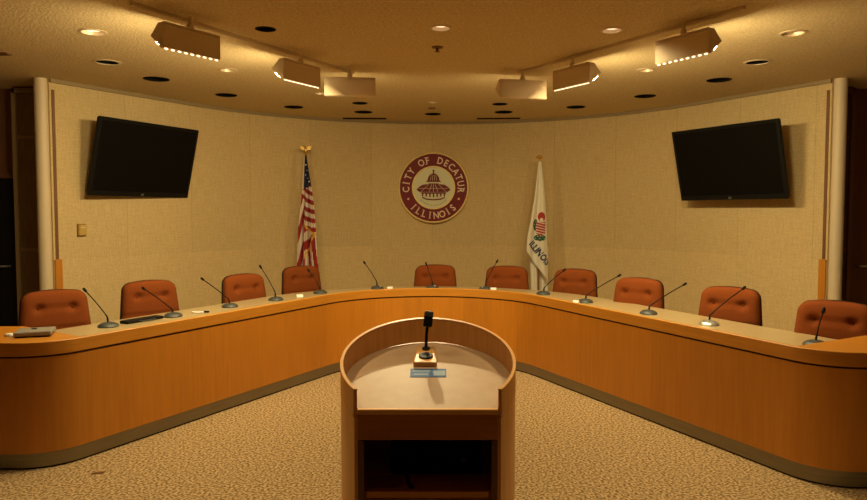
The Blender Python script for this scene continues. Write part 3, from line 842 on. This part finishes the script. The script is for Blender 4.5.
# thermostat on the left wall
nW = Vector((-dl.y, dl.x)); tp = Vector(WP[0]) + dl*.29
tc = thing('thermostat', 'small brass-coloured thermostat on the wall below the left television', 'thermostat', (tp.x, tp.y, 1.38), math.atan2(dl.y, dl.x))
bm = bmesh.new(); box(bm, -.04, .04, -.035, .0, -.055, .055); obj('cover', bm, M['brass_plate'], tc, bevel=.005)
bm = bmesh.new(); box(bm, -.046, .046, -.008, .0, -.062, .062); obj('back_plate', bm, M['wood_dark_v'], tc)
bm = bmesh.new(); box(bm, -.025, .025, -.038, -.035, .02, .032); obj('scale_window', bm, M['white_paint'], tc)

# ------------------------------------------------------------------ flags
def interp(tab, t):
    for (a, va), (b, vb) in zip(tab, tab[1:]):
        if t <= b: f = (t-a)/(b-a) if b > a else 0; return va + (vb-va)*f
    return tab[-1][1]
def pole(px, py, ztop, finial, t, tilt=0):
    bm = bmesh.new(); lathe(bm, [(0, 0), (.13, 0), (.13, .02), (.10, .04), (.03, .055), (.022, .12), (0, .12)], 28, Matrix.Translation((px, py, 0))); obj('floor_stand', bm, M['gold'], t, smooth=50)
    bm = bmesh.new(); tube(bm, [(px, py, .05), (px, py, ztop)], .014, 12); obj('pole', bm, M['pole'], t, smooth=60)
usx, usy = -1.65, 9.12
us = thing('united_states_flag', 'furled red and white striped flag with starred blue corner and gold fringe on a pole', 'flag', (0, 0, 0))
pole(usx-.005, usy, 2.31, None, us)
LX = [(0, -1.665), (.06, -1.672), (.26, -1.690), (.36, -1.700), (.5, -1.728), (.75, -1.748), (1, -1.765)]
RXs = [(0, -1.640), (.06, -1.625), (.26, -1.575), (.40, -1.545), (.55, -1.530), (.8, -1.510), (1, -1.49)]
def us_surf(s, t, off=0):
    x = interp(LX, t)*(1-s) + interp(RXs, t)*s; amp = .008 + .045*min(1, t*1.6)
    y = usy - .03 - amp*.9 - amp*math.sin(s*2*PI*2.6 + 1.4*t) - .35*amp*math.sin(s*2*PI*6+3*t)
    z = 2.285 - 1.60*t - .04*math.sin(s*PI)*t
    return Vector((x, y-off, z))
def us_col(s, t):
    # folded gold edging: runs down to the right, then back down to the left
    a = .53 + .10*(s-.25)/.70
    if s > .22 and abs(t-a) < .011: return 3
    if t > a and s > .25:
        b = .95 - (t-.62)/(.80-.62)*.62
        if .62 < t < .84 and abs(s-b) < .05: return 3
        if s > b or t > .80: return 0 if math.sin((s*3.4 - t*1.0)*2*PI) > 0 else 1
        return 0 if math.sin((t*14 + s*1.5)*2*PI*.5) > 0 else 1
    if t < .265 - .03*s and s > .12: return 2
    if t < .265 and s <= .12: return 1
    if s < .22 and t > .34: return 0 if math.sin((s*6 + t*7)*PI) > .1 else 1
    return 1 if math.sin((t - .265 - .06*s)/.0725*2*PI) > 0 else 0
bm = bmesh.new(); NS, NT = 56, 200; g = []
for j in range(NT+1): g.append([bm.verts.new(us_surf(i/NS, j/NT)) for i in range(NS+1)])
for j in range(NT):
    for i in range(NS):
        bm.faces.new((g[j][i], g[j][i+1], g[j+1][i+1], g[j+1][i])).material_index = us_col((i+.5)/NS, (j+.5)/NT)
fl = obj('cloth', bm, [M['flag_red'], M['flag_white'], M['flag_blue'], M['fringe']], us, smooth=80)
sd = fl.modifiers.new('s', 'SOLIDIFY'); sd.thickness = .003
for s_, t_ in ((.72, .115), (.55, .07), (.78, .175), (.45, .15), (.88, .205), (.62, .225), (.30, .20)):
    bm = bmesh.new(); p = us_surf(s_, t_, .006); pts = []
    for k in range(10):
        r = .014 if k % 2 == 0 else .006; a = PI/2 + k*PI/5; pts.append((r*math.cos(a), r*math.sin(a)))
    prism(bm, pts, 0, .003, Matrix.Translation(p) @ Rx); obj('star', bm, M['flag_white'], us)
# eagle finial
bm = bmesh.new()
lathe(bm, [(0, -.03), (.014, -.03), (.022, -.015), (.012, 0), (.020, .02), (.018, .05), (.008, .065), (0, .07)], 16, Matrix.Translation((usx-.005, usy, 2.335)))
for s_ in (-1, 1):
    prof = [(0, .005), (.035, .035), (.075, .045), (.068, .028), (.078, .015), (.060, .008), (.065, -.008), (.040, -.008), (.02, -.015), (0, -.01)]
    prism(bm, [(s_*x, z) for x, z in prof], -.006, .006, Matrix.Translation((usx-.005, usy, 2.375)) @ Rx)
lathe(bm, [(0, -.012), (.010, -.006), (.012, .004), (.006, .012), (0, .014)], 12, Matrix.Translation((usx-.018, usy, 2.412)))
obj('eagle_finial', bm, M['gold'], us, smooth=40)

ilx, ily = 1.415, 9.12
il = thing('state_flag', 'furled white flag with red and green emblem and dark slanting letters on a pole', 'flag', (-.042, 0, 0))
pole(ilx, ily, 2.24, None, il)
IL_L = [(0, 1.400), (.08, 1.385), (.3, 1.345), (.5, 1.295), (.62, 1.255), (.72, 1.245), (1, 1.24)]
IL_R = [(0, 1.432), (.08, 1.450), (.3, 1.485), (.5, 1.505), (.72, 1.520), (1, 1.530)]
def il_z(s, t):
    zt = 2.215
    # lower hem slants: left side ends higher than the right
    hem = 1.06 - .40*s
    return zt + (hem-zt)*t
def il_surf(s, t, off=0):
    tt = (2.215 - il_z(s, t))/1.55
    x = interp(IL_L, tt)*(1-s) + interp(IL_R, tt)*s; amp = .006 + .022*min(1, t*1.5)
    y = ily - .03 - amp*1.3 - amp*math.sin(s*2*PI*1.5 + .8)
    return Vector((x, y-off, il_z(s, t)))
def il_col(x, z):
    ex, ez = 1.415, 1.35
    q = (x-ex)/1.0; w = z-ez
    if ((q-.024)/.044)**2 + ((w-.150)/.060)**2 < 1:
        return 0 if ((q-.022)/.020)**2 + ((w-.110)/.026)**2 < 1 else 2
    if -.045 < q < .070 and -.100 < w < .085 and w > -.100 + abs(q-.012)*.7:
        return 0 if math.sin((w + q*.25)*2*PI/.034) > .55 else 2
    if ((q+.055)/.034)**2 + ((w-.045)/.075)**2 < 1 and math.sin(q*150)*math.sin(w*90) > -.8: return 1
    if ((q-.0)/.075)**2 + ((w+.120)/.042)**2 < 1 and math.sin(q*120+1)*math.sin(w*110) > -.75: return 1
    return 0
bm = bmesh.new(); NS, NT = 64, 200; g = []
for j in range(NT+1): g.append([bm.verts.new(il_surf(i/NS, j/NT)) for i in range(NS+1)])
for j in range(NT):
    for i in range(NS):
        f = bm.faces.new((g[j][i], g[j][i+1], g[j+1][i+1], g[j+1][i])); c = f.calc_center_median(); f.material_index = il_col(c.x, c.z)
c = obj('cloth', bm, [M['il_white'], M['il_green'], M['il_red']], il, smooth=80); sd = c.modifiers.new('s', 'SOLIDIFY'); sd.thickness = .003
# back fold hanging lower
bm = bmesh.new(); g = []
for j in range(21):
    z = 1.10 - .72*j/20
    row = []
    for i in range(25):
        s_ = i/24; x0 = 1.30 + .035*(j/20); x1 = 1.545
        row.append(bm.verts.new((x0 + (x1-x0)*s_, ily + .045 + .018*math.sin(s_*2*PI*2.5), z - .12*s_*(1-s_))))
    g.append(row)
for j in range(20):
    for i in range(24): bm.faces.new((g[j][i], g[j][i+1], g[j+1][i+1], g[j+1][i]))
c = obj('rear_fold', bm, M['il_white'], il, smooth=80); sd = c.modifiers.new('s', 'SOLIDIFY'); sd.thickness = .003
def il_at(x, z, off=.004):
    """point on the front cloth at world x, z"""
    tt = (2.215-z)/1.55; s = (x - interp(IL_L, tt))/max(.01, (interp(IL_R, tt)-interp(IL_L, tt))); s = min(1, max(0, s))
    t = (2.215-z)/(2.215-(1.06-.40*s)); return il_surf(s, t, off) + Vector((0, 0, 0))
bm = bmesh.new()
p0 = Vector((1.268, 1.150)); p1 = Vector((1.500, .870)); dd = (p1-p0); LN = dd.length; dd.normalize(); nn = Vector((-dd.y, dd.x))
vs, fs = text_mesh('ILLINOIS', .118, .0005, 'LEFT', .003); wmax = max(v.x for v in vs)
add_mesh(bm, vs, fs, lambda v: il_at(*(p0 + dd*(v.x/wmax*LN) + nn*(v.y)), .014+v.z))
obj('lettering', bm, M['il_navy'], il, fixn=False)
bm = bmesh.new()
lathe(bm, [(0, -.03), (.014, -.03), (.016, -.01), (.034, .0), (.044, .012), (.040, .028), (.018, .036), (.012, .05), (0, .055)], 24, Matrix.Translation((ilx, ily, 2.255)))
obj('finial', bm, M['gold'], il, smooth=40)

# ------------------------------------------------------------------ lectern
LX0, LY0, RO, RI, YC = -.02, 2.57, .322, .313, 2.370
lec = thing('lectern', 'rounded oak lectern with raised rim, sloping cream top and open shelves', 'lectern', (LX0, LY0, 0))
rimz = lambda y: .940 + .322*(y - 2.355)
topz = lambda y: .877 + .256*(y - 2.355)
ya = YC - LY0
def arc(r, y0):
    a0 = math.asin(y0/r); n = 72      # from right chord end over the back to the left chord end
    return [Vector((r*math.cos(a0 + (PI-2*a0)*k/n), r*math.sin(a0 + (PI-2*a0)*k/n))) for k in range(n+1)]
def shell(nm, ro, ri, zlo, zhi, m, bevel=None):
    bm = bmesh.new(); uv = bm.loops.layers.uv.verify(); A, B = arc(ro, ya), arc(ri, ya)
    a0 = [bm.verts.new((p.x, p.y, zlo(p.y+LY0))) for p in A]; a1 = [bm.verts.new((p.x, p.y, zhi(p.y+LY0))) for p in A]
    b0 = [bm.verts.new((p.x, p.y, zlo(p.y+LY0))) for p in B]; b1 = [bm.verts.new((p.x, p.y, zhi(p.y+LY0))) for p in B]
    for i in range(len(A)-1):
        for q in ((a0[i], a0[i+1], a1[i+1], a1[i]), (b0[i+1], b0[i], b1[i], b1[i+1]), (a1[i], a1[i+1], b1[i+1], b1[i]), (a0[i+1], a0[i], b0[i], b0[i+1])):
            f = bm.faces.new(q)
            for l in f.loops:
                idx = i if l.vert in (a0[i], a1[i], b0[i], b1[i]) else i+1
                l[uv].uv = (idx*.0145, l.vert.co.z)
    for i in (0, -1): bm.faces.new((a0[i], a1[i], b1[i], b0[i]))
    return obj(nm, bm, m, lec, smooth=40, bevel=bevel)
M['veneer_l'] = noise_mat('lectern_veneer', (.66, .29, .07), (.74, .35, .095), (22, .9, 1), 3.0, 5, .42, 'UV', coat=.2)
shell('side_shell', RO, RI, lambda y: 0, lambda y: rimz(y)-.099, M['veneer_l'])
shell('rim_band', RO+.001, RI, lambda y: rimz(y)-.096, rimz, M['veneer_l'], .003)
# pale edging on the rim
M['edge'] = mat('pale_oak_edge', (.78, .40, .12), .4)
shell('rim_edging', RO+.0015, RI-.0005, lambda y: rimz(y)-.0005, lambda y: rimz(y)+.003, M['edge'])
# writing surface
def inside(r, y0): return [(p.x, p.y) for p in arc(r, y0)]
poly = inside(RI-.001, ya)
bm = bmesh.new(); lo = [bm.verts.new((x, y, topz(y+LY0)-.018)) for x, y in poly]; hi = [bm.verts.new((x, y, topz(y+LY0))) for x, y in poly]
bm.faces.new(lo); bm.faces.new(hi)
for i in range(len(poly)): j = (i+1) % len(poly); bm.faces.new((lo[i], lo[j], hi[j], hi[i]))
obj('writing_surface', bm, M['cream'], lec)
hw = math.sqrt(RI**2 - ya**2)
bm = bmesh.new(); box(bm, -hw, hw, ya-.022, ya, topz(YC)-.016, topz(YC)+.002); obj('nosing', bm, M['edge'], lec, bevel=.003)
bm = bmesh.new(); box(bm, -hw, hw, ya-.006, ya+.014, .772, topz(YC)-.018); obj('apron', bm, M['wood_dark'], lec, bevel=.002)
for s_ in (-1, 1):
    xs = sorted((s_*hw, s_*(hw-.020)))
    bm = bmesh.new(); box(bm, xs[0], xs[1], ya, ya+.02, .0, .768); obj('stile', bm, M['wood_dark_v'], lec)
for z in (.565, .10):
    pp = [(x, y) for x, y in inside(RI-.002, ya+.022)]
    bm = bmesh.new(); prism(bm, pp, z, z+.018); obj('shelf', bm, M['wood_dark'], lec)
    bm = bmesh.new(); box(bm, -hw+.03, hw-.03, ya+.012, ya+.024, z-.002, z+.019); obj('shelf_edging', bm, M['veneer_l'] if z < .2 else M['wood_x'], lec)
pp = inside(RI-.002, ya+.20)
# name sticker: blue with pale band
def on_top(x, y, dz=0): return Vector((x, y, topz(y+LY0)+dz))
st = math.atan(.256); TM = lambda x, y, dz=0: Matrix.Translation(on_top(x, y, dz)) @ Matrix.Rotation(st, 4, 'X')
bm = bmesh.new(); box(bm, -.068, .068, -.033, .033, 0, .002, TM(.0, .055-.005)); pk = obj('notice_sticker', bm, M['blue'], lec); pk['label'] = 'blue and pale striped notice sticker'
bm = bmesh.new()
box(bm, .020, .064, -.024, .016, .002, .0028, TM(0, .05)); box(bm, -.060, .010, .008, .020, .002, .0026, TM(0, .05)); box(bm, -.055, .0, -.018, -.008, .002, .0026, TM(0, .05))
obj('sticker_band', bm, M['pale_blue'], pk)

# lectern microphone
lm = thing('lectern_microphone', 'black stand microphone on a pale wood block at the top of the lectern', 'microphone', (LX0+.0, LY0+.168, topz(LY0+.168)), 0)
MM = Matrix.Rotation(st, 4, 'X')
bm = bmesh.new(); tr = [(-.046, -.070), (.046, -.070), (.034, .065), (-.034, .065)]
prism(bm, tr, 0, .020, MM @ Matrix.Translation((-.012, 0, 0))); obj('wood_block', bm, M['edge'], lm, bevel=.004)
bm = bmesh.new(); lathe(bm, [(.012, .020), (.028, .020), (.028, .025), (.022, .027), (.014, .024), (0, .022)], 28, MM @ Matrix.Translation((-.010, -.018, 0))); obj('grommet', bm, M['black'], lm, smooth=50)
bm = bmesh.new(); lathe(bm, [(0, .02), (.016, .02), (.016, .025), (.008, .029), (0, .029)], 20, MM @ Matrix.Translation((-.010, .046, 0)))
tube(bm, [(-.010, .044, .036), (-.008, .042, .09), (-.004, .040, .125)], [.0065, .006, .006], 12); obj('stem', bm, M['black'], lm, smooth=60)
bm = bmesh.new(); HM = Matrix.Translation((-.001, .036, .150)) @ Matrix.Rotation(math.radians(6), 4, 'Y') @ Matrix.Rotation(math.radians(-12), 4, 'X')
box(bm, -.018, .018, -.020, .020, -.028, .032, HM); obj('head', bm, M['black'], lm, bevel=.005)
bm = bmesh.new(); box(bm, -.016, .016, -.024, .024, .010, .034, HM); obj('windscreen', bm, M['grey'], lm, bevel=.006)

# things on the lectern shelf
put('amplifier', 'black equipment box in the dark upper shelf of the lectern', 'amplifier', (LX0+.03, LY0+.03, .583), 0,
    [('body', lambda b: box(b, -.17, .17, -.06, .12, .008, .125), M['black_matte'], .004),
     ('foot', lambda b: [box(b, sx*.15-.012, sx*.15+.012, y-.012, y+.012, 0, .008) for sx in (-1, 1) for y in (-.04, .10)], M['black_matte'], None),
     ('knob', lambda b: lathe(b, [(0, 0), (.012, 0), (.010, .012), (0, .013)], 16, Matrix.Translation((.10, -.06, .06)) @ Rx), M['grey'], None)])
put('leather_folder', 'thin brown folder beside the black box on the lectern shelf', 'folder', (LX0-.165, LY0-.115, .583), .1,
    [('cover', lambda b: (box(b, -.05, .07, -.04, .04, 0, .003), box(b, -.05, .07, -.04, .04, .013, .016), box(b, .067, .07, -.04, .04, .003, .013)), M['brown_paper'], None),
     ('pages', lambda b: box(b, -.048, .066, -.038, .038, .003, .013), M['brown_paper'], None)])
bm = bmesh.new(); tube(bm, [(-.06, .0, .17), (-.065, -.03, .15), (-.075, -.09, .06), (-.07, -.13, .012), (-.06, -.155, .008), (-.052, -.165, .008)], .006, 8)
label(obj('black_cable', bm, M['black_matte'], smooth=60, loc=(LX0, LY0, .583)), 'short black cable drooping over the lectern shelf edge', 'cable')

# ------------------------------------------------------------------ extra daylight-free ambience: none; world nearly black
w = bpy.data.worlds.new('w'); bpy.context.scene.world = w; w.use_nodes = True
w.node_tree.nodes['Background'].inputs[0].default_value = (1, .6, .3, 1); w.node_tree.nodes['Background'].inputs[1].default_value = 0.0

# ------------------------------------------------------------------ camera
cd = bpy.data.cameras.new('camera'); cam = bpy.data.objects.new('camera', cd); C.objects.link(cam)
cd.sensor_width = 36; cd.lens = 36*700/867; cd.clip_start = .05
cam.location = (0, 0, 1.55); cam.rotation_euler = (math.radians(90) - math.atan(37/700), 0, 0)
S = bpy.context.scene; S.camera = cam
S.view_settings.view_transform = 'Standard'; S.view_settings.look = 'None'; S.view_settings.gamma = 1
S.view_settings.exposure = 0.0
